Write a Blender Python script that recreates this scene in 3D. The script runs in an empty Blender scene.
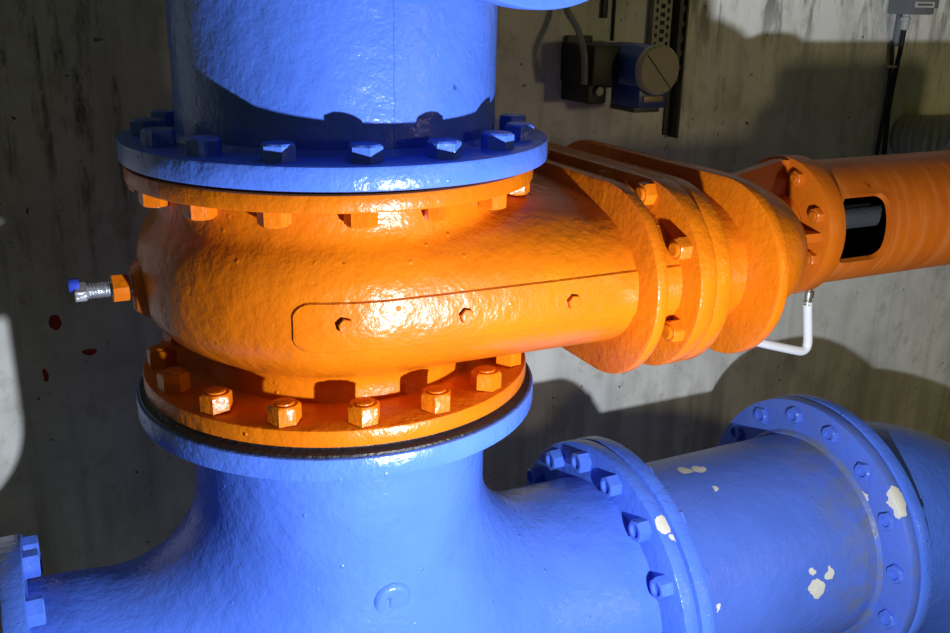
import bpy, bmesh, math, random
import numpy as np
from mathutils import Vector, Matrix
random.seed(7)
PI = math.pi
C = bpy.context.scene.collection
sc = bpy.context.scene

# ------------------------------------------------------------------ camera
CAM = Vector((-0.4108, -1.2794, 0.4917))
PITCH, YAW, ROLL, FPX = -0.3222, -0.4593, 0.02, 963.56
CR = (Matrix.Rotation(YAW, 3, 'Z') @ Matrix.Rotation(PI/2 + PITCH, 3, 'X') @ Matrix.Rotation(ROLL, 3, 'Z'))
cd = bpy.data.cameras.new('camera'); cam = bpy.data.objects.new('camera', cd); C.objects.link(cam)
cam.matrix_world = Matrix.Translation(CAM) @ CR.to_4x4()
cd.sensor_width = 36; cd.lens = 36*FPX/950; cd.clip_start = 0.02
sc.camera = cam

def at(px, py, y):
    """point of the photograph's sight line at depth y"""
    d = CR @ Vector(((px-475)/FPX, -(py-316.5)/FPX, -1))
    return CAM + d*((y-CAM.y)/d.y)

# ------------------------------------------------------------------ materials
def new_mat(name):
    m = bpy.data.materials.new(name); m.use_nodes = True
    nt = m.node_tree; return m, nt, nt.nodes['Principled BSDF']

def node(nt, t, **kw):
    n = nt.nodes.new(t)
    for k, v in kw.items(): setattr(n, k, v)
    return n

def mixcol(nt, fac, a, b):
    n = node(nt, 'ShaderNodeMix', data_type='RGBA')
    for sock, v in ((n.inputs[0], fac), (n.inputs[6], a), (n.inputs[7], b)):
        if isinstance(v, (int, float)): sock.default_value = v
        elif isinstance(v, tuple): sock.default_value = (*v, 1)
        else: nt.links.new(v, sock)
    return n.outputs[2]

def math_n(nt, op, a, b=None):
    n = node(nt, 'ShaderNodeMath', operation=op)
    for i, v in enumerate((a, b)):
        if v is None: continue
        if isinstance(v, (int, float)): n.inputs[i].default_value = v
        else: nt.links.new(v, n.inputs[i])
    return n.outputs[0]

def ramp(nt, fac, stops):
    r = node(nt, 'ShaderNodeValToRGB'); e = r.color_ramp.elements
    while len(e) < len(stops): e.new(0.5)
    for el, (p, c) in zip(e, stops):
        el.position = p; el.color = (c, c, c, 1) if isinstance(c, (int, float)) else (*c, 1)
    nt.links.new(fac, r.inputs[0]); return r.outputs[0]

def noise(nt, co, scale, detail=4, rough=.55):
    n = node(nt, 'ShaderNodeTexNoise'); n.inputs['Scale'].default_value = scale
    n.inputs['Detail'].default_value = detail; n.inputs['Roughness'].default_value = rough
    nt.links.new(co, n.inputs['Vector']); return n.outputs[0]

def mapping(nt, co, s):
    n = node(nt, 'ShaderNodeMapping'); n.inputs['Scale'].default_value = s
    nt.links.new(co, n.inputs['Vector']); return n.outputs[0]

def bump(nt, layers):
    prev = None
    for h, st, d in layers:
        b = node(nt, 'ShaderNodeBump'); b.inputs['Strength'].default_value = st; b.inputs['Distance'].default_value = d
        nt.links.new(h, b.inputs['Height'])
        if prev is not None: nt.links.new(prev, b.inputs['Normal'])
        prev = b.outputs[0]
    return prev

def spot_mask(nt, co, pts, warp_scale=60, warp=.02, soft=False):
    """irregular spots with a shape of their own around the given points"""
    nz = node(nt, 'ShaderNodeTexNoise'); nz.inputs['Scale'].default_value = warp_scale; nz.inputs['Detail'].default_value = 3
    nt.links.new(co, nz.inputs['Vector'])
    sub = node(nt, 'ShaderNodeVectorMath', operation='SUBTRACT'); sub.inputs[1].default_value = (.5, .5, .5)
    nt.links.new(nz.outputs[1], sub.inputs[0])
    s2 = node(nt, 'ShaderNodeVectorMath', operation='SCALE'); s2.inputs['Scale'].default_value = warp
    nt.links.new(sub.outputs[0], s2.inputs[0])
    ad = node(nt, 'ShaderNodeVectorMath', operation='ADD')
    nt.links.new(co, ad.inputs[0]); nt.links.new(s2.outputs[0], ad.inputs[1])
    tot = None
    for p, r in pts:
        if isinstance(r, tuple):
            mp = node(nt, 'ShaderNodeVectorMath', operation='SUBTRACT'); mp.inputs[1].default_value = p
            nt.links.new(ad.outputs[0], mp.inputs[0])
            dv = node(nt, 'ShaderNodeVectorMath', operation='DIVIDE'); dv.inputs[1].default_value = r
            nt.links.new(mp.outputs[0], dv.inputs[0])
            ln = node(nt, 'ShaderNodeVectorMath', operation='LENGTH'); nt.links.new(dv.outputs[0], ln.inputs[0])
            m = math_n(nt, 'LESS_THAN', ln.outputs['Value'], 1.0)
        else:
            ds = node(nt, 'ShaderNodeVectorMath', operation='DISTANCE'); ds.inputs[1].default_value = p
            nt.links.new(ad.outputs[0], ds.inputs[0])
            m = math_n(nt, 'LESS_THAN', ds.outputs['Value'], r)
        tot = m if tot is None else math_n(nt, 'MAXIMUM', tot, m)
    return tot

def paint(name, col, dark, rough=.24, chips=(), chip_col=(.62, .60, .52), grime=None, lump=1.0, marks=()):
    """thick brushed gloss paint: orange peel, brush sags, pimples, thin spots"""
    m, nt, bs = new_mat(name)
    co = node(nt, 'ShaderNodeTexCoord').outputs['Object']
    n1 = noise(nt, co, 9, 5); n2 = noise(nt, co, 75, 3); n3 = noise(nt, co, 260, 2)
    v = node(nt, 'ShaderNodeTexVoronoi'); v.inputs['Scale'].default_value = 45; nt.links.new(co, v.inputs['Vector'])
    pim = ramp(nt, v.outputs['Distance'], [(0, 1.0), (.16, 0.0)])
    gate = ramp(nt, noise(nt, co, 13, 2), [(.53, 0.0), (.6, 1.0)])
    pim = math_n(nt, 'MULTIPLY', pim, gate)
    base = mixcol(nt, ramp(nt, n1, [(.3, 0.0), (.75, 1.0)]), col, dark)
    pit = ramp(nt, noise(nt, co, 34, 3), [(.73, 0.0), (.755, 1.0)])
    base = mixcol(nt, math_n(nt, 'MULTIPLY', pit, .7), base, tuple(c*.25 for c in col))
    if grime:
        axis, lo, hi, gc, amt = grime
        sp = node(nt, 'ShaderNodeSeparateXYZ'); nt.links.new(co, sp.inputs[0])
        g = math_n(nt, 'ADD', sp.outputs[axis], math_n(nt, 'MULTIPLY', math_n(nt, 'SUBTRACT', noise(nt, co, 12, 4), .5), .10))
        a = node(nt, 'ShaderNodeMapRange'); a.inputs[1].default_value = lo; a.inputs[2].default_value = hi
        nt.links.new(g, a.inputs[0])
        k = math_n(nt, 'MULTIPLY', math_n(nt, 'MULTIPLY', a.outputs[0], amt), ramp(nt, noise(nt, co, 26, 5), [(.35, .1), (.62, 1.0)]))
        base = mixcol(nt, k, base, gc)
    if chips:
        base = mixcol(nt, spot_mask(nt, co, chips, 45, .028), base, chip_col)
    if marks:
        base = mixcol(nt, spot_mask(nt, co, marks, 80, .01), base, tuple(c*.12 for c in col))
    nt.links.new(base, bs.inputs['Base Color'])
    r = node(nt, 'ShaderNodeMapRange'); r.inputs[3].default_value = rough*.75; r.inputs[4].default_value = rough*1.5
    nt.links.new(n1, r.inputs[0]); nt.links.new(r.outputs[0], bs.inputs['Roughness'])
    bs.inputs['Specular IOR Level'].default_value = .38
    nt.links.new(bump(nt, [(noise(nt, co, 24, 3), .30*lump, .010), (n2, .26*lump, .005), (n3, .17*lump, .0025), (pim, .7*lump, .003)]), bs.inputs['Normal'])
    return m

def plain(name, col, rough=.5, metal=0.0, bump_scale=None, bump_st=.2, vary=.25):
    m, nt, bs = new_mat(name)
    co = node(nt, 'ShaderNodeTexCoord').outputs['Object']
    n = noise(nt, co, 18, 4)
    nt.links.new(mixcol(nt, n, tuple(c*(1-vary) for c in col), tuple(min(1, c*(1+vary)) for c in col)), bs.inputs['Base Color'])
    bs.inputs['Roughness'].default_value = rough; bs.inputs['Metallic'].default_value = metal
    if bump_scale:
        nt.links.new(bump(nt, [(noise(nt, co, bump_scale, 3), bump_st, .004)]), bs.inputs['Normal'])
    return m

BLUE = (.084, .185, .74); BLUE_D = (.062, .15, .64)
ORANGE = (.62, .150, .003); ORANGE_D = (.54, .112, .003)
M_blue = paint('blue_gloss_paint', BLUE, BLUE_D)
M_orange = paint('orange_gloss_paint', ORANGE, ORANGE_D, rough=.27, lump=1.0)
M_orange_matt = paint('orange_brushed_paint', (.56, .125, .004), (.46, .09, .004), rough=.36, lump=.6)
M_red_primer = plain('dark_primer', (.10, .016, .012), .4)
M_gasket = plain('gasket_rubber', (.006, .006, .009), .5, bump_scale=120, bump_st=.6)
M_zinc = plain('zinc_plated_steel', (.62, .64, .68), .34, .85, bump_scale=150, bump_st=.4)
M_brass = plain('plated_brass', (.62, .60, .46), .28, .9)
M_darksteel = plain('dark_steel', (.07, .073, .078), .45, .3)
M_black = plain('black_rubber', (.008, .008, .009), .5)
M_white = plain('white_plastic', (.80, .80, .82), .35, vary=.06)
M_grey = plain('grey_plastic', (.17, .18, .20), .5)
M_greypale = plain('pale_grey_plastic', (.42, .42, .42), .5)
M_label = plain('label_white', (.55, .55, .55), .5, vary=.05)
M_ink = plain('label_ink', (.10, .10, .11), .6)
M_trans = plain('transmitter_blue', (.03, .07, .28), .35)
M_dial = plain('cover_grey', (.36, .33, .25), .4, vary=.08)
M_galv = plain('galvanised_steel', (.25, .25, .23), .5, .5)
M_galvdark = plain('dark_channel', (.07, .07, .065), .55, .3)
M_hose = plain('grey_hose', (.20, .20, .19), .5)
M_duct = plain('corrugated_duct_grey', (.30, .30, .25), .45)
M_sleeve = plain('blue_sleeve', (.03, .06, .55), .4)
M_copper = plain('nameplate_metal', (.32, .25, .18), .45, .3)

def wall_mat(name, floor=False):
    m, nt, bs = new_mat(name)
    co = node(nt, 'ShaderNodeTexCoord').outputs['Object']
    big = noise(nt, co, 1.6, 6, .6); mid = noise(nt, co, 7, 6, .62); fine = noise(nt, co, 60, 4)
    streak = noise(nt, mapping(nt, co, (11, 1, .55)), 1.0, 6, .65)
    streak2 = noise(nt, mapping(nt, co, (34, 1, 1.6)), 1.0, 4, .6)
    c = mixcol(nt, ramp(nt, big, [(.32, 0.0), (.68, 1.0)]), (.70, .695, .655), (.86, .855, .81))
    c = mixcol(nt, math_n(nt, 'MULTIPLY', ramp(nt, mid, [(.42, 0.0), (.70, 1.0)]), .6), c, (.47, .46, .44))
    c = mixcol(nt, math_n(nt, 'MULTIPLY', ramp(nt, streak, [(.52, 0.0), (.68, 1.0)]), .40), c, (.33, .32, .30))
    spk = ramp(nt, noise(nt, mapping(nt, co, (38, 1, 30)), 1.0, 5, .7), [(.60, 0.0), (.68, 1.0)])
    c = mixcol(nt, math_n(nt, 'MULTIPLY', math_n(nt, 'MULTIPLY', spk, ramp(nt, mid, [(.44, 0.0), (.56, 1.0)])), .65), c, (.13, .125, .11))
    blo = ramp(nt, noise(nt, mapping(nt, co, (9, 1, 7)), 1.3, 6, .7), [(.54, 0.0), (.66, 1.0)])
    c = mixcol(nt, math_n(nt, 'MULTIPLY', blo, .38), c, (.28, .25, .20))
    # dark drip runs, strongest near the top left of the wall
    sp = node(nt, 'ShaderNodeSeparateXYZ'); nt.links.new(co, sp.inputs[0])
    def rng(sock, a, b, lo=0.0, hi=1.0):
        r = node(nt, 'ShaderNodeMapRange'); r.inputs[1].default_value = a; r.inputs[2].default_value = b
        r.inputs[3].default_value = lo; r.inputs[4].default_value = hi
        nt.links.new(sock, r.inputs[0]); return r.outputs[0]
    if not floor:
        top = rng(sp.outputs[2], -.25, .25)
        left = rng(sp.outputs[0], -.05, .25, 1.0, .35)
        run = ramp(nt, streak2, [(.50, 0.0), (.60, 1.0)])
        br = ramp(nt, noise(nt, mapping(nt, co, (26, 1, 9)), 1.0, 6, .75), [(.47, 0.0), (.60, 1.0)])
        k = math_n(nt, 'MULTIPLY', math_n(nt, 'MULTIPLY', run, br), math_n(nt, 'MULTIPLY', top, left))
        c = mixcol(nt, math_n(nt, 'MULTIPLY', k, .75), c, (.06, .055, .048))
        # pale washed streaks high on the right
        hi = math_n(nt, 'MULTIPLY', rng(sp.outputs[2], .30, .50), rng(sp.outputs[0], .9, 1.1))
        w = ramp(nt, noise(nt, mapping(nt, co, (16, 1, 4.0)), 1.0, 6, .65), [(.44, 0.0), (.53, 1.0)])
        c = mixcol(nt, math_n(nt, 'MULTIPLY', math_n(nt, 'MULTIPLY', hi, w), .9), c, (.92, .92, .90))
        d = ramp(nt, noise(nt, mapping(nt, co, (14, 1, 3.0)), 1.3, 5, .6), [(.52, 0.0), (.60, 1.0)])
        c = mixcol(nt, math_n(nt, 'MULTIPLY', math_n(nt, 'MULTIPLY', hi, d), .85), c, (.15, .15, .145))
        # damp tongues below the right hand bright band
        damp = ramp(nt, noise(nt, mapping(nt, co, (9, 1, .8)), 1.0, 4, .6), [(.50, 0.0), (.66, 1.0)])
        c = mixcol(nt, math_n(nt, 'MULTIPLY', math_n(nt, 'MULTIPLY', damp, rng(sp.outputs[2], -.40, -.52)), .5), c, (.24, .23, .19))
        # flecks of red paint
        c = mixcol(nt, spot_mask(nt, co, [((-.361, 0, -.103), (.011, 1, .017)), ((-.388, 0, -.205), (.005, 1, .014)), ((-.306, 0, -.170), (.013, 1, .007))], 40, .014), c, (.36, .035, .02))
    v = node(nt, 'ShaderNodeTexVoronoi'); v.inputs['Scale'].default_value = 21; dw = node(nt, 'ShaderNodeTexNoise'); dw.inputs['Scale'].default_value = 30; nt.links.new(co, dw.inputs['Vector'])
    dm = node(nt, 'ShaderNodeMix', data_type='VECTOR'); dm.inputs[0].default_value = .035; nt.links.new(co, dm.inputs[4]); nt.links.new(dw.outputs[1], dm.inputs[5])
    nt.links.new(dm.outputs[1], v.inputs['Vector'])
    pore = ramp(nt, v.outputs['Distance'], [(.055, 1.0), (.085, 0.0)])
    pg = math_n(nt, 'MULTIPLY', pore, ramp(nt, mid, [(.46, 0.0), (.5, 1.0)]))
    c = mixcol(nt, math_n(nt, 'MULTIPLY', pg, .85), c, (.03, .028, .024))
    nt.links.new(c, bs.inputs['Base Color']); bs.inputs['Roughness'].default_value = .85
    nt.links.new(bump(nt, [(mid, .25, .01), (fine, .25, .003), (math_n(nt, 'SUBTRACT', 1.0, pg), .5, .006)]), bs.inputs['Normal'])
    return m
M_wall = wall_mat('stained_concrete'); M_floor = plain('floor_concrete', (.10, .10, .095), .8)

# ------------------------------------------------------------------ builders
def link(name, me, mat, parent=None, base=None, smooth=35):
    """mesh given in world coordinates; base = world point its object stands at"""
    o = bpy.data.objects.new(name, me); C.objects.link(o)
    if base is not None: me.transform(Matrix.Translation(-Vector(base)))
    if mat and not me.materials: me.materials.append(mat)
    if smooth:
        me.polygons.foreach_set('use_smooth', [True]*len(me.polygons))
        me.set_sharp_from_angle(angle=math.radians(smooth))
    if parent: o.parent = parent
    elif base is not None: o.location = base
    return o

def thing(name, label, cat, loc, group=None):
    o = bpy.data.objects.new(name, None); C.objects.link(o); o.location = loc
    o.empty_display_size = .05
    o['label'] = label; o['category'] = cat
    if group: o['group'] = group
    return o
def tag(o, label, cat, group=None):
    o['label'] = label; o['category'] = cat
    if group: o['group'] = group
    return o
def part(name, me, mat, t, smooth=35): return link(name, me, mat, t, t.location, smooth)
def subpart(name, me, mat, p, base, smooth=35): return link(name, me, mat, p, base, smooth)

def me_from(verts, faces):
    me = bpy.data.meshes.new('m'); me.from_pydata([tuple(v) for v in verts], [], faces)
    bm = bmesh.new(); bm.from_mesh(me); bmesh.ops.recalc_face_normals(bm, faces=bm.faces); bm.to_mesh(me); bm.free()
    return me
def from_bm(bm):
    bmesh.ops.recalc_face_normals(bm, faces=bm.faces)
    me = bpy.data.meshes.new('m'); bm.to_mesh(me); bm.free(); return me

def lathe(profile, center, axis='z', seg=96, closed=True):
    """profile: list of (radius, height) ; closed = the profile is a loop"""
    vs, fs = [], []; n = len(profile); cx, cy, cz = center
    for i in range(seg):
        a = 2*PI*i/seg; c, s = math.cos(a), math.sin(a)
        for r, h in profile:
            if axis == 'z': vs.append((cx+r*c, cy+r*s, cz+h))
            elif axis == 'x': vs.append((cx+h, cy+r*c, cz+r*s))
            else: vs.append((cx+r*c, cy+h, cz+r*s))
    for i in range(seg):
        j = (i+1) % seg
        for k in range(n if closed else n-1):
            l = (k+1) % n
            fs.append((i*n+k, i*n+l, j*n+l, j*n+k))
    if not closed:
        if profile[0][0] > 1e-6: fs.append(tuple(i*n for i in range(seg)))
        if profile[-1][0] > 1e-6: fs.append(tuple(i*n+n-1 for i in range(seg)))
    me = me_from(vs, fs)
    bm = bmesh.new(); bm.from_mesh(me); bmesh.ops.remove_doubles(bm, verts=bm.verts, dist=1e-6); bm.to_mesh(me); bm.free()
    return me

def ring(ro, ri, h0, h1, b=.003):
    """rounded flange ring profile"""
    k = b*.3
    return [(ri, h0), (ro-b, h0), (ro-k, h0+k), (ro, h0+b), (ro, h1-b), (ro-k, h1-k), (ro-b, h1), (ri, h1)]

def box_bm(bm, lo, hi, bev=0.0, rot=None, center=None):
    vs = [bm.verts.new((x, y, z)) for x in (lo[0], hi[0]) for y in (lo[1], hi[1]) for z in (lo[2], hi[2])]
    fs = [(0, 1, 3, 2), (4, 6, 7, 5), (0, 4, 5, 1), (2, 3, 7, 6), (0, 2, 6, 4), (1, 5, 7, 3)]
    nf = [bm.faces.new([vs[i] for i in f]) for f in fs]
    if bev:
        es = list({e for f in nf for e in f.edges})
        bmesh.ops.bevel(bm, geom=es, offset=bev, segments=2, affect='EDGES', profile=.6)
def box(lo, hi, bev=0.0):
    bm = bmesh.new(); box_bm(bm, lo, hi, bev); return from_bm(bm)

def tube_bm(bm, pts, r, seg=16, sub=6, radii=None):
    """round bar along a smoothed polyline"""
    P = [Vector(p) for p in pts]
    if sub > 1 and len(P) > 2:
        Q = []; RR = []
        for i in range(len(P)-1):
            p0 = P[max(i-1, 0)]; p1 = P[i]; p2 = P[i+1]; p3 = P[min(i+2, len(P)-1)]
            for k in range(sub):
                t = k/sub
                Q.append(.5*((2*p1)+(p2-p0)*t+(2*p0-5*p1+4*p2-p3)*t*t+(3*p1-p0-3*p2+p3)*t**3))
        Q.append(P[-1]); P = Q
    rings = []; up = Vector((.123, .456, .88)).normalized()
    for i, p in enumerate(P):
        d = (P[min(i+1, len(P)-1)]-P[max(i-1, 0)]).normalized()
        u = (up - d*up.dot(d)).normalized(); w = d.cross(u); up = u
        rr = radii[i] if radii else r
        rings.append([bm.verts.new(p+rr*(math.cos(2*PI*k/seg)*u+math.sin(2*PI*k/seg)*w)) for k in range(seg)])
    for a, b in zip(rings, rings[1:]):
        for k in range(seg): bm.faces.new((a[k], a[(k+1) % seg], b[(k+1) % seg], b[k]))
    bm.faces.new(rings[0][::-1]); bm.faces.new(rings[-1])
def tube(pts, r, seg=16, sub=6, radii=None):
    bm = bmesh.new(); tube_bm(bm, pts, r, seg, sub, radii); return from_bm(bm)

def fillet_path(pts, rad, n=8):
    """polyline with rounded corners"""
    P = [Vector(p) for p in pts]; out = [P[0]]
    for i in range(1, len(P)-1):
        a = (P[i-1]-P[i]); b = (P[i+1]-P[i]); r = min(rad, a.length*.49, b.length*.49)
        p1 = P[i]+a.normalized()*r; p2 = P[i]+b.normalized()*r
        for k in range(n+1):
            t = k/n; out.append((1-t)**2*p1+2*t*(1-t)*P[i]+t*t*p2)
    out.append(P[-1]); return out

def hex_mesh(af, h, stud_r=0, stud_h=0, hollow=False, chamfer=.12):
    """hexagon nut (or bolt head) sitting on z=0 with chamfered top and stud end"""
    R = af/math.sqrt(3); bm = bmesh.new(); seg = 24
    def hexr(a):
        k = (a+PI/6) % (PI/3) - PI/6
        return (af/2)/math.cos(k)
    levels = [(0, 1.0, None), (h*(1-chamfer), 1.0, None), (h, None, af*.5*.95)]
    rows = []
    for z, s, rr in levels:
        row = []
        for i in range(seg):
            a = 2*PI*i/seg
            r = hexr(a) if rr is None else rr
            row.append(bm.verts.new((r*math.cos(a), r*math.sin(a), z)))
        rows.append(row)
    sr = stud_r or af*.28
    if hollow:
        prof = [(sr, h), (sr*.96, h-.006)]
    elif stud_h:
        prof = [(sr, h), (sr, h+stud_h*.7), (sr*.8, h+stud_h)]
    else: prof = []
    for r, z in prof:
        rows.append([bm.verts.new((r*math.cos(2*PI*i/seg), r*math.sin(2*PI*i/seg), z)) for i in range(seg)])
    for a, b in zip(rows, rows[1:]):
        for k in range(seg): bm.faces.new((a[k], a[(k+1) % seg], b[(k+1) % seg], b[k]))
    bm.faces.new(rows[0][::-1]); bm.faces.new(rows[-1])
    return from_bm(bm)

def dirmat(d):
    d = Vector(d).normalized()
    return d.to_track_quat('Z', 'Y').to_matrix()

def bolts(name, me, mat, t, spots, d, spin=True, smooth=25):
    """one fastener mesh, a copy per spot; spots are world points on the seat face"""
    me.materials.append(mat); me.polygons.foreach_set('use_smooth', [True]*len(me.polygons)); me.set_sharp_from_angle(angle=math.radians(smooth))
    R = dirmat(d)
    proto = None; res = []
    for p in spots:
        if proto is None: o = proto = bpy.data.objects.new(name, me)
        else: o = proto.copy()
        C.objects.link(o); o.parent = t
        o.matrix_basis = Matrix.Translation(Vector(p)-t.location) @ R.to_4x4() @ Matrix.Rotation(random.uniform(0, 2*PI) if spin else 0, 4, 'Z')
        res.append(o)
    return res

def circle_spots(axis, c, r, n, ph, keep=None):
    out = []
    for i in range(n):
        a = ph+2*PI*i/n
        if axis == 'z': out.append((c[0]+r*math.cos(a), c[1]+r*math.sin(a), c[2]))
        else: out.append((c[0], c[1]+r*math.cos(a), c[2]+r*math.sin(a)))
    return out

# ------- implicit surfaces meshed by surface nets (for cast bodies with fillets)
def nets(f, lo, hi, h):
    xs = [np.arange(l, u+h, h) for l, u in zip(lo, hi)]
    X, Y, Z = np.meshgrid(*xs, indexing='ij'); V = f(X, Y, Z)
    nx, ny, nz = V.shape
    inside = V < 0
    cellsum = np.zeros((nx-1, ny-1, nz-1), int)
    for i in (0, 1):
        for j in (0, 1):
            for k in (0, 1): cellsum += inside[i:nx-1+i, j:ny-1+j, k:nz-1+k]
    act = (cellsum > 0) & (cellsum < 8)
    idx = -np.ones(act.shape, int); ijk = np.argwhere(act); idx[act] = np.arange(len(ijk))
    # vertex: mean of edge crossings
    acc = np.zeros((len(ijk), 3)); cnt = np.zeros(len(ijk))
    corners = [(i, j, k) for i in (0, 1) for j in (0, 1) for k in (0, 1)]
    for a in corners:
        for ax in range(3):
            if a[ax]: continue
            b = list(a); b[ax] = 1
            va = V[tuple((ijk+a).T)]; vb = V[tuple((ijk+b).T)]
            cr = (va < 0) != (vb < 0)
            t = np.where(cr, va/np.where(va == vb, 1, va-vb), 0)
            p = np.array(a, float)+np.zeros((len(ijk), 3)); p[:, ax] += t
            acc[cr] += p[cr]; cnt[cr] += 1
    P = (ijk+acc/cnt[:, None])*h+np.array([x[0] for x in xs])
    for _ in range(4):                                   # pull the vertices onto the surface
        e = 1e-4; v = f(*P.T)
        g = np.stack([(f(*(P+np.eye(3)[a]*e).T)-f(*(P-np.eye(3)[a]*e).T))/(2*e) for a in range(3)], 1)
        st = (v/np.maximum((g*g).sum(1), .05))[:, None]*g
        ln = np.linalg.norm(st, axis=1, keepdims=True); st *= np.minimum(1, .3*h/np.maximum(ln, 1e-9))
        P = P-st
    faces = []
    for ax in range(3):
        o1, o2 = [(1, 2), (2, 0), (0, 1)][ax]
        sl0 = [slice(1, -1)]*3; sl1 = [slice(1, -1)]*3
        sl0[ax] = slice(0, -1); sl1[ax] = slice(1, None)
        a = inside[tuple(sl0)]; b = inside[tuple(sl1)]
        for w in np.argwhere(a != b):
            g = w.copy(); g[o1] += 1; g[o2] += 1
            q = []
            for d1, d2 in ((-1, -1), (0, -1), (0, 0), (-1, 0)):
                c = g.copy(); c[o1] += d1; c[o2] += d2; q.append(int(idx[tuple(c)]))
            if min(q) < 0: continue
            faces.append(tuple(q) if a[tuple(w)] else tuple(q[::-1]))
    return me_from(P, faces)

def runion(a, b, r):
    u = np.maximum(r-a, 0); v = np.maximum(r-b, 0)
    return np.maximum(r, np.minimum(a, b))-np.sqrt(u*u+v*v)

# ------------------------------------------------------------------ dimensions
ZR = -.557                        # axis of the horizontal run
VZ = .117                         # axis of the valve
PR, FR, BC = .2145, .2865, .2575  # pipe, flange and bolt circle radius
PH = math.radians(11.25)
FRR, BCR = .2815, .2510           # flanges of the horizontal run

# ------------------------------------------------------------------ setting
WY = .59
w = link('wall_back', box((-4.2, WY, -1.25), (6.2, WY+.2, 2.6)), M_wall, base=(0, WY, 0), smooth=0); w['kind'] = 'structure'
w = link('floor', box((-4.2, -4.5, -1.35), (6.2, WY+.2, -1.25)), M_floor, base=(0, 0, -1.25), smooth=0); w['kind'] = 'structure'

# ------------------------------------------------------------------ gate valve
vt = thing('gate_valve', 'orange painted gate valve clamped between two blue pipe flanges', 'valve', (0, 0, -.033))

def f_body(x, y, z):
    cx = np.clip(x, 0, .42); d = np.hypot(x-cx, y); u = np.clip(x/.31, 0, 1)
    n = 2.6-.3*u; a = .270+.007*u; zc = .130-.013*u
    h = np.where(z > zc, .143-.024*u, .127-.008*u)
    q = (np.power(d/a+1e-9, n)+np.power(np.abs(z-zc)/h+1e-9, n))**(1/n)
    ch = (q-1)*.13*np.clip(.55+.45*q, .4, 1.2)
    # pad raised on the flat side, facing the front
    neck = np.hypot(x, y)-.190
    s = runion(ch, neck, .014)
    s = runion(s, np.maximum(np.hypot(x, y)-.2405, VZ-z), .007)
    s = np.maximum(s, np.maximum(z-.262, -.02-z))
    return np.maximum(s, x-.41)
part('body', nets(f_body, (-.30, -.31, -.045), (.43, .31, .285), .0075), M_orange, vt, smooth=50)

# raised pad along the near side: a shallow plate that follows the side of the body
def ysurf(x, z, off):
    u = min(max(x/.31, 0), 1); n = 2.6-.3*u; a = .270+.007*u; zc = .130-.013*u
    h = (.143-.024*u) if z > zc else (.127-.008*u)
    k = max(0, 1-(abs(z-zc)/h)**n)**(1/n)*a
    if x < 0: k = math.sqrt(max(k*k-x*x, 0))
    return -(k+off)
def side_pad():
    vs, fs = [], []
    x0, x1, z0, z1, r = -.132, .41, .086, .152, .02
    NX, NZ = 70, 14
    def half(x):   # rounded left end
        if x < x0+r: return (z1-z0)/2-r+math.sqrt(max(r*r-(x0+r-x)**2, 0))
        return (z1-z0)/2
    top = []
    for i in range(NX+1):
        x = x0+(x1-x0)*(i/NX)**1.6
        zc = (z0+z1)/2; hh = half(x); row = []
        for j in range(NZ+1):
            t = -1+2*j/NZ; z = zc+hh*t
            off = .0030 if 0 < j < NZ else -.0015
            if 0 < j < NZ:
                z = zc+hh*max(-1, min(1, t*1.0)); 
                if j == 1 or j == NZ-1: z = zc+(hh-.0030)*(1 if t > 0 else -1)
            if i == 0: off = -.0015
            row.append(len(vs)); vs.append((x, ysurf(x, z, off), z))
        top.append(row)
    for a, b in zip(top, top[1:]):
        for j in range(NZ): fs.append((a[j], a[j+1], b[j+1], b[j]))
    return me_from(vs, fs)
pad = part('side_pad', side_pad(), M_orange, vt, smooth=40)
# three plugged holes in the pad
for px, py in ((346, 326), (466, 316), (573, 302)):
    yy = -.27
    for _ in range(6):
        p = at(px, py, yy); yy = ysurf(p.x, p.z, .0035)
    p.y = yy
    me = hex_mesh(.0165, .0065); me.transform(Matrix.Translation(p) @ dirmat((p.x if p.x < 0 else 0, p.y, .03)).to_4x4() @ Matrix.Rotation(.3, 4, 'Z'))
    subpart('plug', me, M_orange, pad, vt.location, 25)

part('upper_flange', lathe(ring(.275, .15, .2555, .277), (0, 0, 0)), M_orange, vt)
part('lower_flange', lathe(ring(.2748, .15, -.033, -.0103), (0, 0, 0)), M_orange, vt)

def stadium(x0, x1, h, L, zc=VZ, b=.004, fillet=0):
    """oblong plate across the valve axis with rounded rim"""
    N = 40; vs, fs = [], []
    rows = [(x0, -b), (x0+b*.3, -b*.3), (x0+b, 0), (x1-b, 0), (x1-b*.3, -b*.3), (x1, -b)]
    def outline(o):
        P = []
        for sgn in (1, -1):
            for k in range(N+1):
                a = -PI/2+PI*k/N if sgn > 0 else PI/2+PI*k/N
                P.append((sgn*(L-h)+(h+o)*math.cos(a), (h+o)*math.sin(a)))
        return P
    for x, o in rows:
        for y, z in outline(o): vs.append((x, y, zc+z))
    n = 2*(N+1)
    for r in range(len(rows)-1):
        for k in range(n): fs.append((r*n+k, r*n+(k+1) % n, (r+1)*n+(k+1) % n, (r+1)*n+k))
    fs.append(tuple(range(n))[::-1]); fs.append(tuple((len(rows)-1)*n+k for k in range(n)))
    return me_from(vs, fs)
part('stiffening_rib', stadium(.325, .343, .138, .322), M_orange, vt)
part('body_flange', stadium(.396, .424, .137, .320), M_orange, vt)
part('joint_gasket', stadium(.423, .430, .128, .308, .113), M_gasket, vt)
part('bonnet_flange', stadium(.429, .456, .136, .313, .114), M_orange, vt)

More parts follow.
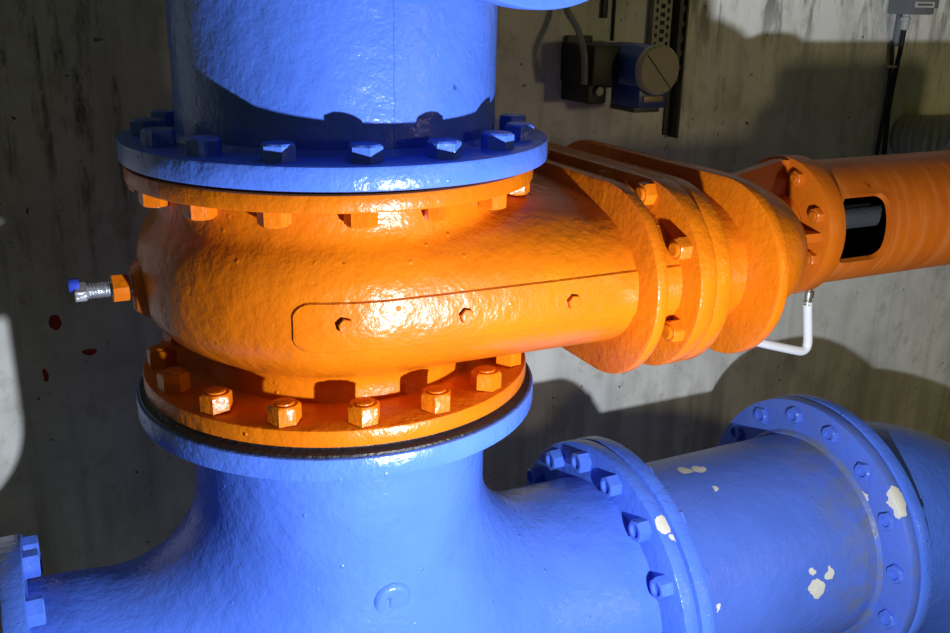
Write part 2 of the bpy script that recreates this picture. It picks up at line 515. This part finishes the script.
def bonnet():
    # rounded oblong section blending to a round neck
    secs = [(.452, .262, .118), (.49, .256, .116), (.536, .256, .117), (.56, .256, .117), (.60, .254, .116), (.64, .245, .112), (.665, .232, .107), (.685, .214, .100), (.697, .196, .092), (.702, .175, .082), (.703, .10, .06)]
    N = 72; vs, fs = [], []
    for x, a, b in secs:
        for k in range(N):
            t = 2*PI*k/N; c, s = math.cos(t), math.sin(t); e = 2/2.4
            vs.append((x, a*math.copysign(abs(c)**e, c), VZ-.003+b*math.copysign(abs(s)**e, s)))
    for r in range(len(secs)-1):
        for k in range(N): fs.append((r*N+k, r*N+(k+1) % N, (r+1)*N+(k+1) % N, (r+1)*N+k))
    fs.append(tuple(range(N))[::-1]); fs.append(tuple((len(secs)-1)*N+k for k in range(N)))
    return me_from(vs, fs)
part('bonnet', bonnet(), M_orange, vt)
part('bonnet_rib', stadium(.530, .549, .134, .322, .1145), M_orange, vt)
part('neck', lathe([(.0, .68), (.058, .68), (.058, .8222), (.0, .8222)], (0, 0, .112), 'x', 48, False), M_orange_matt, vt)
def gusset(pts, axis, lo, hi):
    n = len(pts); vs = []
    for s in (lo, hi):
        for x, q in pts: vs.append((x, s, q) if axis == 'y' else (x, q, s))
    fs = [tuple(range(n)), tuple(range(n, 2*n))[::-1]]+[(k, (k+1) % n, n+(k+1) % n, n+k) for k in range(n)]
    return me_from(vs, fs)
part('gusset', gusset([(.60, .19), (.70, .207), (.80, .229), (.8222, .229), (.8222, .12), (.62, .12)], 'y', -.012, .006), M_orange_matt, vt, 20)
part('gusset', gusset([(.70, -.10), (.8222, -.105), (.8222, 0), (.70, 0)], 'z', .104, .119), M_orange_matt, vt, 20)
part('gusset', gusset([(.70, .10), (.8222, .105), (.8222, 0), (.70, 0)], 'z', .104, .119), M_orange_matt, vt, 20)
part('gusset', gusset([(.65, .03), (.80, .0), (.8222, .0), (.8222, .10), (.65, .10)], 'y', -.010, .008), M_orange_matt, vt, 20)

# fasteners of the valve
bolts('hex_nut', hex_mesh(.036, .0245, .0125, .003), M_orange, vt, circle_spots('z', (0, 0, -.0105), .2485, 16, PH), (0, 0, 1))
bolts('hex_nut', hex_mesh(.034, .019, .012, .0015), M_orange, vt, circle_spots('z', (0, 0, .2558), .2525, 16, PH), (0, 0, -1))
fs_ = [(.397, y*s, VZ+z) for s in (1, -1) for y, z in ((.279, .058), (.193, .117), (.094, .119), (.279, -.058), (.193, -.117), (.094, -.119))]
bolts('hex_nut', hex_mesh(.029, .018, .0105, .004), M_orange, vt, fs_, (-1, 0, 0))
# set screw sticking out of the far left of the body
sl = (-.262, 0, .121)
scr = part('set_screw', lathe([(.0, -.085), (.0105, -.085)]+[(.0105 if k % 2 else .0085, -.083+k*.00165) for k in range(30)]+[(.0105, -.02), (.0105, .02), (0, .02)], (-.262, 0, .121), 'x', 28, False), M_zinc, vt, 60)
for nm, af, h, x, mt in (('bolt_head', .024, .0145, -.349, M_zinc), ('lock_nut', .034, .021, -.304, M_orange)):
    me = hex_mesh(af, h); me.transform(Matrix.Translation((x, 0, .121)) @ dirmat((1, 0, 0)).to_4x4() @ Matrix.Rotation(.25, 4, 'Z'))
    subpart(nm, me, mt, scr, vt.location, 25)
subpart('end_sleeve', lathe([(0, -.009), (.008, -.009), (.009, -.007), (.009, .003), (0, .003)], (-.3465, -.001, .1315), 'x', 20, False), M_sleeve, scr, vt.location)
subpart('washer', lathe([(0, 0), (.024, 0), (.024, .005), (0, .005)], (-.279, 0, .114), 'x', 32, False), M_orange, scr, vt.location)
part('screw_boss', lathe([(0, -.278), (.030, -.278), (.036, -.272), (.045, -.255), (.052, -.225), (0, -.225)], (0, 0, .119), 'x', 40, False), M_orange, vt)

# ------------------------------------------------------------------ gaskets
g = link('gasket', lathe(ring(.268, .17, .2768, .2824, .001), (0, 0, 0)), M_gasket, base=(0, 0, .277))
tag(g, 'thin black gasket under the upper blue flange', 'gasket')
g = link('gasket', lathe([(.17, -.0432), (.2815, -.0432), (.2825, -.0422), (.2815, -.0395), (.272, -.0370), (.270, -.0350), (.270, -.0328), (.17, -.0328)], (0, 0, 0)), M_gasket, base=(0, 0, -.043))
tag(g, 'thick black gasket between the lower orange flange and blue tee', 'gasket')

# ------------------------------------------------------------------ upper pipe
ut = thing('flanged_pipe', 'wide vertical blue pipe standing on the upper valve flange', 'pipe', (0, 0, .2824))
def f_up(x, y, z):
    # vertical barrel with a side branch that points at the viewer
    v = np.hypot(x, y)-.2135
    bx, by = .33, -.944
    along = x*bx+y*by; side = -x*by+y*bx
    b = np.maximum(np.hypot(side, z-.760)-.2135, np.maximum(-along, along-.36))
    s = runion(v, b, .04)
    return np.maximum(s, np.maximum(z-1.4, .29-z))
part('barrel', nets(f_up, (-.26, -.42, .28), (.36, .25, 1.42), .011), M_blue, ut, 50)
part('bottom_flange', lathe(ring(FR, .19, .2824, .3108, .003), (0, 0, 0)), M_blue, ut)
part('weld_bead', lathe([(.2125, .3100), (.2215, .3105), (.2165, .3175), (.2125, .318)], (0, 0, 0)), M_blue, ut)
part('weld_seam', tube([(-.0005+.0008*math.sin(k*2.1), -.2131, .315+k*.0155) for k in range(16)], .0011, 8, 1), M_blue, ut)
me = lathe(ring(.2825, .19, 0, .030, .004), (0, 0, 0)); R = dirmat((.33, -.944, 0))
me.transform(Matrix.Translation((.33*.335, -.944*.335, .760)) @ R.to_4x4()); part('branch_flange', me, M_blue, ut)
bolts('hex_bolt', hex_mesh(.036, .0200), M_blue, ut, circle_spots('z', (0, 0, .3106), .2490, 16, PH), (0, 0, 1))
bm_sp = [Vector((.33*.335, -.944*.335, .760)) + R @ Vector((.2575*math.cos(a), .2575*math.sin(a), 0)) for a in [PH+k*PI/8 for k in range(16)]]
bolts('hex_bolt', hex_mesh(.036, .0155), M_blue, ut, bm_sp, (-.33, .944, 0))

ut.location.x += .0065; ut.location.y -= .002
# ------------------------------------------------------------------ tee
tt = thing('tee_pipe', 'blue tee fitting below the orange valve, its branch pointing up', 'pipe', (0, 0, ZR))
def f_tee(x, y, z):
    v = np.maximum(np.hypot(x, y)-.2155, ZR-z)
    rr = .2145+.026*np.clip((-x-.10)/.30, 0, 1)
    h = np.hypot(y, z-ZR)-rr
    s = runion(v, h, .15)
    s = np.maximum(s, z+.06)
    return np.maximum(s, np.maximum(-x-.47, x-.49))
part('barrel', nets(f_tee, (-.49, -.26, -.81), (.51, .26, -.03), .009), M_blue, tt, 50)
part('top_flange', lathe(ring(FR, .19, -.0728, -.043, .003), (0, 0, 0)), M_blue, tt)
M_fl = paint('blue_paint_chipped_flange', BLUE, BLUE_D, chips=[((.494, -.165, .229), .017), ((.50, -.187, .21), .008)])
part('end_flange', lathe(ring(FRR, .19, .478, .504, .003), (0, 0, ZR), 'x'), M_fl, tt)
part('end_flange', lathe(ring(.31, .19, -.484, -.454, .003), (0, 0, ZR), 'x'), M_blue, tt)
bolts('hex_nut', hex_mesh(.034, .023, .0115, 0, True, .06), M_blue, tt, circle_spots('x', (.4785, 0, ZR), BCR, 16, PH), (-1, 0, 0))
bolts('hex_nut', hex_mesh(.034, .021, .0115, 0, True, .06), M_blue, tt, circle_spots('x', (-.4545, 0, ZR), .284, 16, PH+.06), (1, 0, 0))
boss = lathe([(0, .0065)]+[(.0011*k, .0065) for k in range(1, 20)]+[(.024, .005), (.0275, .001), (.029, -.004), (0, -.004)], (0, 0, 0), 'z', 72, False)
for v in boss.vertices:            # a chipped crease down the left of the boss
    if v.co.z > 0: v.co.z -= .0055*math.exp(-((v.co.x+.008-.15*v.co.y)/.0028)**2)*(1 if v.co.y < .004 else max(0, 1-(v.co.y-.004)/.008))
boss.transform(Matrix.Translation((-.003, -.2145, -.302)) @ dirmat((0, -1, -.12)).to_4x4()); part('boss', boss, M_blue, tt, 60)

# ------------------------------------------------------------------ spool pipe
pt = thing('flanged_pipe', 'chipped blue pipe spool with a bolted flange at each end, right of the tee', 'pipe', (.75, 0, ZR))
def o_(p): return tuple(Vector(p)-Vector((.75, 0, ZR)))
M_sp = paint('blue_paint_chipped_pipe', (.082, .165, .64), (.066, .135, .54), rough=.3, lump=.7,
             chips=[(o_((.827, -.207, -.521)), .019), (o_((.858, -.203, -.503)), .011), (o_((.817, -.200, -.487)), .0095), (o_((.70, -.005, -.345)), .015), (o_((.671, .005, -.346)), .014), (o_((.690, -.06, -.357)), .007), (o_((.581, -.202, -.482)), .006), (o_((.60, -.20, -.50)), .005)],
             grime=(0, .10, .22, (.16, .17, .13), .75))
M_sf = paint('blue_paint_chipped_end_flange', (.080, .165, .66), (.066, .135, .56), rough=.3, lump=.7,
             chips=[(o_((.99, -.212, -.372)), .021), (o_((.99, -.222, -.395)), .012), (o_((.982, -.142, -.405)), .014), (o_((.982, -.155, -.425)), .009)],
             grime=(0, .20, .30, (.15, .15, .09), .55))
part('pipe', lathe([(.208, .511), (.208, .985), (.208, 1.0), (.19, 1.0), (.19, .511)], (0, 0, ZR), 'x', 128), M_sp, pt)
part('end_flange', lathe(ring(FRR, .19, .510, .536, .003), (0, 0, ZR), 'x'), M_blue, pt)
part('end_flange', lathe(ring(FRR, .19, .982, 1.008, .003), (0, 0, ZR), 'x'), M_sf, pt)
part('weld_bead', lathe([(.206, .974), (.212, .974), (.218, .9825), (.206, .983)], (0, 0, ZR), 'x'), M_sp, pt)
bolts('hex_bolt', hex_mesh(.032, .012, .010, 0, True, .2), M_sf, pt, circle_spots('x', (.9825, 0, ZR), BCR, 16, PH), (-1, 0, 0))
bolts('hex_bolt', hex_mesh(.034, .014), M_blue, pt, circle_spots('x', (.536, 0, ZR), BCR, 16, PH), (1, 0, 0))
g = link('gasket', lathe(ring(.262, .19, .5042, .5098, .001), (0, 0, ZR), 'x'), M_gasket, base=(.507, 0, ZR))
tag(g, 'dark gasket in the groove between the tee and pipe spool flanges', 'gasket')

# ------------------------------------------------------------------ elbow
et = thing('pipe_elbow', 'blue pipe elbow turning down at the right edge behind the last flange', 'pipe', (1.0, 0, ZR))
RB = .56; X0 = 1.04; ep = []
for k in range(3): ep.append((1.014+k*.01, 0, ZR))
for k in range(25):
    a = (PI/2)*k/24; ep.append((X0+RB*math.sin(a), 0, ZR-RB+RB*math.cos(a)))
ep.append((X0+RB, 0, -1.2495))
part('elbow_barrel', tube(ep, .2145, 64, 1), M_blue, et)
part('end_flange', lathe(ring(FRR+.001, .19, 1.0125, 1.040, .003), (0, 0, ZR), 'x'), M_blue, et)
bolts('hex_nut', hex_mesh(.034, .018), M_blue, et, circle_spots('x', (1.040, 0, ZR), BCR, 16, PH), (1, 0, 0))
g = link('gasket', lathe(ring(.268, .19, 1.0082, 1.0123, .001), (0, 0, ZR), 'x'), M_gasket, base=(1.01, 0, ZR))
tag(g, 'thin dark gasket between the spool flange and elbow flange at right', 'gasket')

# ------------------------------------------------------------------ spindle housing (orange tube with a window)
ZT = .109
ht = thing('spindle_housing', 'orange tube with a rounded window, bolted to the valve at right', 'tube', (.84, 0, ZT))
def windowed_tube():
    ro, ri = .1125, .103; x0, x1 = .84, 1.398
    wx0, wx1 = .868, .978; a0, a1 = PI-math.radians(36), PI+math.radians(26); rc = .022
    # grid in (x, angle) whose lines follow the window outline; cut with rounded corners
    xs = sorted(set([x0, x1]+list(np.linspace(wx0-.01, wx1+.012, 44))+list(np.linspace(.99, x1, 40))))
    na = 220; vs, fs = [], []
    amid, ah = (a0+a1)/2, (a1-a0)/2; hx = (wx1-wx0)/2; xm = (wx0+wx1)/2; hy = ah*ro
    def sd(x, a):
        qx = abs(x-xm)-hx+rc; qy = abs((a-amid)*ro)-hy+rc
        return math.hypot(max(qx, 0), max(qy, 0))+min(max(qx, qy), 0)-rc
    grid = [[(x, 2*PI*k/na) for k in range(na)] for x in xs]
    def snap(x, a):
        d = sd(x, a); 
        if abs(d) < .0032:
            e = 1e-4; gx = (sd(x+e, a)-sd(x-e, a))/(2*e); ga = (sd(x, a+e/ro)-sd(x, a-e/ro))/(2*e)
            return x-d*gx, a-d*ga/ro
        return x, a
    bm = bmesh.new(); V = {}
    for i, x in enumerate(xs):
        for k in range(na):
            xx, a = snap(x, 2*PI*k/na) if 0 < i < len(xs)-1 else (x, 2*PI*k/na)
            for s, r in ((0, ro), (1, ri)):
                lip = 0
                if s == 0:
                    d = sd(xx, a)
                    if 0 <= d < .012: lip = .0015*(1-d/.012)
                V[i, k, s] = bm.verts.new((xx, (r+lip)*math.cos(a), ZT+(r+lip)*math.sin(a)))
    keep = {}
    for i in range(len(xs)-1):
        xm_ = (xs[i]+xs[i+1])/2
        for k in range(na):
            am = 2*PI*(k+.5)/na
            keep[i, k] = sd(xm_, am) > 0
    for (i, k), kp in keep.items():
        if not kp: continue
        l = (k+1) % na
        for s in (0, 1): bm.faces.new((V[i, k, s], V[i, l, s], V[i+1, l, s], V[i+1, k, s]))
    for (i, k), kp in keep.items():            # rim of the window and the tube ends
        if not kp: continue
        l = (k+1) % na
        for (ni, nk, p, q) in ((i-1, k, (i, k), (i, l)), (i+1, k, (i+1, k), (i+1, l)), (i, (k-1) % na, (i, k), (i+1, k)), (i, l, (i, l), (i+1, l))):
            if not keep.get((ni, nk), False):
                try: bm.faces.new((V[p[0], p[1], 0], V[q[0], q[1], 0], V[q[0], q[1], 1], V[p[0], p[1], 1]))
                except ValueError: pass
    loose = [v for v in bm.verts if not v.link_faces]; bmesh.ops.delete(bm, geom=loose, context='VERTS')
    me = from_bm(bm)
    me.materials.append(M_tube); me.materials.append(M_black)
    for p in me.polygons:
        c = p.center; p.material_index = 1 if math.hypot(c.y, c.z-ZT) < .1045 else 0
    return me
M_tube = paint('orange_rough_paint', (.56, .125, .006), (.46, .09, .005), rough=.36, lump=.4)
_nt = M_tube.node_tree; _bs = _nt.nodes['Principled BSDF']   # round brush marks along the tube
_co = node(_nt, 'ShaderNodeTexCoord').outputs['Object']
_st = noise(_nt, mapping(_nt, _co, (70, 3, 3)), 1.0, 3, .6)
_old = _bs.inputs['Base Color'].links[0].from_socket
_nt.links.new(mixcol(_nt, ramp(_nt, _st, [(.50, 0.0), (.66, .55)]), _old, (.62, .19, .04)), _bs.inputs['Base Color'])
part('tube', windowed_tube(), M_tube, ht, 40)
part('end_flange', lathe(ring(.1245, .06, .8225, .860, .002), (0, 0, ZT), 'x'), M_orange_matt, ht)
bolts('hex_bolt', hex_mesh(.024, .012, .008, .003), M_orange_matt, ht, circle_spots('x', (.8228, 0, ZT), .100, 8, PI/8), (-1, 0, 0))
sp_ = link('threaded_spindle', lathe([(0, .845)]+[(.0195 if k % 4 in (1, 2) else .0150, .845+(k//2)*.0034+(k % 2)*.0014) for k in range(316)]+[(0, 1.39)], (0, 0, ZT), 'x', 24, False), M_darksteel, base=(1.1, 0, ZT), smooth=60)
tag(sp_, 'dark threaded steel spindle seen through the orange tube window', 'spindle')

# electric drive on the end of the housing, to the right of the frame
ac = thing('valve_actuator', 'grey electric valve drive on the right end of the orange tube', 'actuator', (1.40, 0, ZT))
part('gear_case', lathe([(0, 1.40), (.15, 1.40), (.155, 1.405), (.155, 1.43), (.20, 1.47), (.225, 1.52), (.225, 1.79), (.215, 1.81), (0, 1.81)], (0, 0, ZT+.02), 'x', 64, False), M_grey, ac)
part('motor', lathe([(0, 1.44), (.09, 1.44), (.10, 1.46), (.10, 1.84), (.08, 1.87), (0, 1.87)], (0, .02, ZT+.16), 'x', 48, False), M_grey, ac)
part('control_box', box((1.49, -.36, ZT-.10), (1.74, -.19, ZT+.12), .02), M_grey, ac)
# ------------------------------------------------------------------ white drain hose
dt = thing('drain_hose', 'bent white plastic hose hanging from a fitting under the orange tube', 'hose', (.921, 0, -.009))
hx = .921
pth = fillet_path([(hx, 0, -.045), at(808, 353, 0), at(766, 344, -.002), at(735, 336, -.004), (.60, -.005, -.075)], .03, 8)
part('hose', tube(pth, .0088, 16, 1), M_white, dt)
part('fitting', lathe([(0, -.044), (.0062, -.044), (.0085, -.042), (.0085, -.034), (.0075, -.032), (.0075, -.029), (.010, -.027), (.010, -.016), (.007, -.014), (.007, -.005), (.009, 0), (0, 0)], (hx, 0, -.009), 'z', 24, False), M_brass, dt, 25)

# ------------------------------------------------------------------ things on the back wall
# pressure transmitter
dc = at(658, 70, .395)
st_ = thing('pressure_transmitter', 'blue round pressure transmitter with a grey cover on the back wall', 'gauge', (dc.x, .45, dc.z))
part('housing', lathe([(0, .402), (.046, .402), (.050, .406), (.050, .47), (.050, .478), (.050, .535), (0, .535)], (dc.x, 0, dc.z), 'y', 48, False), M_trans, st_)
part('cover', lathe([(0, .388), (.046, .388), (.051, .392), (.051, .404), (0, .404)], (dc.x, 0, dc.z), 'y', 48, False), M_dial, st_)
a_, b_ = at(648, 55, .3875), at(671.5, 90, .3875)
part('cover_reflection', tube([a_, b_], .0012, 8, 1), M_darksteel, st_)  # dark bar standing in for a line reflected in the cover glass
part('terminal_box', box((dc.x-.036, .405, dc.z-.079), (dc.x+.034, .51, dc.z-.03), .004), M_trans, st_)
np_ = at(653, 99, .404)
part('nameplate', box((np_.x-.025, .4015, np_.z-.006), (np_.x+.024, .406, np_.z+.006), .001), M_copper, st_)
part('wall_bracket', box((dc.x-.045, .505, dc.z-.045), (dc.x+.045, .591, dc.z+.045), .003), M_galvdark, st_)
part('bottom_plate', box((dc.x-.036, .42, dc.z-.089), (dc.x+.030, .51, dc.z-.078), .002), M_darksteel, st_)
# sensor block to its left
bl = at(603, 64, .50)
sb = thing('sensor_block', 'black sensor block between the grey hose and blue transmitter', 'bracket', (bl.x, .55, bl.z))
part('block', box((at(589.5, 64, .47).x, .455, bl.z-.042), (min(bl.x+.030, dc.x-.052), .59, bl.z+.042), .008), M_black, sb)
part('back_plate', box((bl.x-.045, .575, bl.z-.05), (bl.x+.02, .59, bl.z+.055), .004), M_galvdark, sb)
cl_ = at(594, 94, .49)
part('clamp', box((cl_.x-.024, .475, cl_.z-.020), (cl_.x+.022, .589, cl_.z+.020), .006), M_black, sb)
me = hex_mesh(.018, .012); me.transform(Matrix.Translation((cl_.x-.002, .476, cl_.z+.008)) @ dirmat((0, -1, 0)).to_4x4()); part('clamp_nut', me, M_galv, sb, 25)
# hose
hp = [at(557, -25, .56), at(566, 8, .55), at(577, 28, .51), at(584, 52, .470), at(584.5, 84, .474)]
h_ = link('grey_hose', tube(hp, .0068, 14, 6), M_hose, base=hp[-1]); tag(h_, 'grey bent hose running down to the black sensor block', 'hose')
r_ = at(623, 20, .55)
o = link('thin_rod', tube([(r_.x, .5865, r_.z-.045), (r_.x, .5865, r_.z+.25)], .0035, 10, 1), M_black, base=(r_.x, .55, r_.z)); tag(o, 'thin black rod standing above the black sensor block', 'rod')
o = link('strap', box((at(604, 9, .585).x-.006, .578, at(604, 18, .585).z), (at(604, 9, .585).x+.006, .59, .75), .001), M_black, base=(at(604, 9, .585).x, .585, .5)); tag(o, 'short black strap on the wall left of the thin rod', 'strap')
# perforated channel
pc = at(661, 20, .575)
def perforated(xc, hw, z0, z1, y0, y1):
    bm = bmesh.new(); pitch = .018
    for x in (-hw, -.012, .006):
        wdt = .006 if x != -hw else .006
        box_bm(bm, (xc+x, y0, z0), (xc+x+wdt, y1, z1))
    box_bm(bm, (xc+hw-.006, y0, z0), (xc+hw, y1, z1))
    for (xa, xb, ph) in ((-hw+.006, -.012, 0), (-.006, .006, .5), (.012, hw-.006, 0)):
        n = int((z1-z0)/pitch)
        for k in range(n):
            za = z0+(k+ph)*pitch
            box_bm(bm, (xc+xa, y0, za), (xc+xb, y1, min(za+.009, z1)))
    box_bm(bm, (xc-hw, y1, z0), (xc+hw, .591, z0+.03)); box_bm(bm, (xc-hw, y1, z1-.1), (xc+hw, .591, z1))
    # folded sides
    box_bm(bm, (xc-hw, y1, z0), (xc-hw+.003, .59, z1)); box_bm(bm, (xc+hw-.003, y1, z0), (xc+hw, .59, z1))
    return from_bm(bm)
o = link('perforated_channel', perforated(pc.x, .025, .345, .80, .570, .573), M_galv, base=(pc.x, .58, .345), smooth=0); tag(o, 'perforated steel channel running up the wall behind the transmitter', 'channel')
rx = at(683, 20, .56).x; rb = at(681, 137, .57).z
def slotted(xc, z0, z1):
    bm = bmesh.new()
    box_bm(bm, (xc-.014, .555, .31), (xc-.004, .59, z1)); box_bm(bm, (xc+.006, .555, z0), (xc+.011, .59, z1))
    k = 0; z = .335
    while z < z1-.02:
        box_bm(bm, (xc-.004, .560, z), (xc+.006, .566, z+.014)); z += .032
    return from_bm(bm)
o = link('slotted_rail', slotted(rx, rb, .80), M_galvdark, base=(rx, .575, rb), smooth=0); tag(o, 'dark slotted rail upright right of the perforated channel', 'rail')

ps = at(665, 135, .585)
o = link('strap', box((ps.x-.006, .583, ps.z), (ps.x+.006, .59, .40), .001), M_galvdark, base=(ps.x, .585, ps.z)); tag(o, 'narrow dark strap on the wall below the blue transmitter', 'strap')
# junction box
jb = at(917, 10, .53)
jt = thing('junction_box', 'grey junction box high on the wall at the right edge', 'junction box', (jb.x, .56, jb.z))
j0 = at(909, 14.5, .52); j1 = at(934, 14.5, .52)
part('enclosure', box((j0.x, .52, j0.z), (j1.x, .59, j0.z+.16), .004), M_grey, jt)
k0 = at(914, 8, .512); k1 = at(938, 8, .512)
part('lid', box((k0.x, .510, k0.z), (k1.x, .522, k0.z+.15), .003), M_grey, jt)
l0 = at(915.5, 7.5, .509); l1 = at(935, 2, .509)
lab = part('label_plate', box((l0.x, .5085, l0.z), (l1.x, .5105, l1.z), 0), M_label, jt)
bm = bmesh.new(); zc = (l0.z+l1.z)/2; x = l0.x+.006
while x < l1.x-.008:
    wd = random.uniform(.0025, .005); box_bm(bm, (x, .5078, zc-.0025), (x+wd, .5088, zc+.0025)); x += wd+.0012
subpart('label_lettering', from_bm(bm), M_ink, lab, jt.location, 0)
gl = at(907, 21, .54)
part('cable_gland', lathe([(0, -.022), (.0085, -.022), (.011, -.017), (.011, -.002), (.013, 0), (.013, .009), (.010, .011), (.010, .02), (0, .02)], (gl.x, .545, gl.z), 'z', 20, False), M_greypale, jt, 30)
cp = [(gl.x, .545, gl.z-.018), at(901.5, 45, .555), at(896, 70, .572), at(889, 108, .577), at(886.5, 130, .58), at(884, 160, .58), at(881, 220, .58)]
o = link('black_cable', tube(cp, .0062, 12, 8), M_black, base=cp[2]); tag(o, 'black cable hanging from the white gland of the junction box', 'cable')
cp = [at(893, 42, .577), at(891, 68, .577), at(886, 105, .578), at(880, 135, .58), at(875, 170, .58), at(872, 230, .58)]
o = link('black_cable', tube(cp, .0052, 12, 8), M_black, base=cp[2]); tag(o, 'thinner black cable coming out of the grey conduit end', 'cable')
c0 = at(896, 46, .575)
o = link('conduit', tube([(c0.x-.002, .575, c0.z), (c0.x+.004, .575, c0.z+.3)], .0095, 14, 1), M_grey, base=(c0.x, .575, c0.z)); tag(o, 'grey conduit running up the wall left of the junction box', 'conduit')
k = at(892.5, 66.5, .57)
o = link('cable_clip', box((k.x-.014, .566, k.z-.003), (k.x+.014, .59, k.z+.003), .001), M_greypale, base=(k.x, .58, k.z)); tag(o, 'pale cable clip holding both black cables to the wall', 'clip')

# corrugated duct
d0 = at(903, 138, .50)
dpath, drad = [], []
L0 = .58; LA = .088*PI/2; ds = .0028
k = 0
while k*ds < L0+LA:
    t = k*ds
    if t < L0: p = (d0.x+.195+L0-t, .502, d0.z-.008)
    else:
        a = (t-L0)/.088; p = (d0.x+.195-.088*math.sin(a), .59-.088*math.cos(a), d0.z-.008)
    dpath.append(p); drad.append(.060-.0075*(1-abs(math.sin(PI*t/.0135)))**.8); k += 1
o = link('corrugated_duct', tube(dpath, .05, 40, 1, drad), M_duct, base=(d0.x+.1, .502, d0.z), smooth=30); tag(o, 'grey corrugated duct lying along the wall behind the orange tube', 'duct')

# ------------------------------------------------------------------ light
ld = bpy.data.lights.new('work_lamp', 'POINT'); ld.energy = 71; ld.shadow_soft_size = .012; ld.color = (.89, .96, 1.06)
lo = bpy.data.objects.new('work_lamp', ld); C.objects.link(lo); lo.location = (.124, -.985, -.062)
l2 = bpy.data.lights.new('room_lamp', 'AREA'); l2.energy = 7.8; l2.size = .22; l2.color = (1, .80, .42)
o2 = bpy.data.objects.new('room_lamp', l2); C.objects.link(o2); o2.location = (1.9, -2.6, .45)
o2.rotation_euler = (Vector((1.2, .3, .15))-o2.location).to_track_quat('-Z', 'Y').to_euler()
wd = bpy.data.worlds.new('world'); sc.world = wd; wd.use_nodes = True
bg = wd.node_tree.nodes['Background']; bg.inputs[0].default_value = (.98, 1, .16, 1); bg.inputs[1].default_value = .040

sc.view_settings.view_transform = 'Standard'; sc.view_settings.look = 'None'
sc.view_settings.gamma = 1; sc.view_settings.use_curve_mapping = False
sc.view_settings.exposure = 0
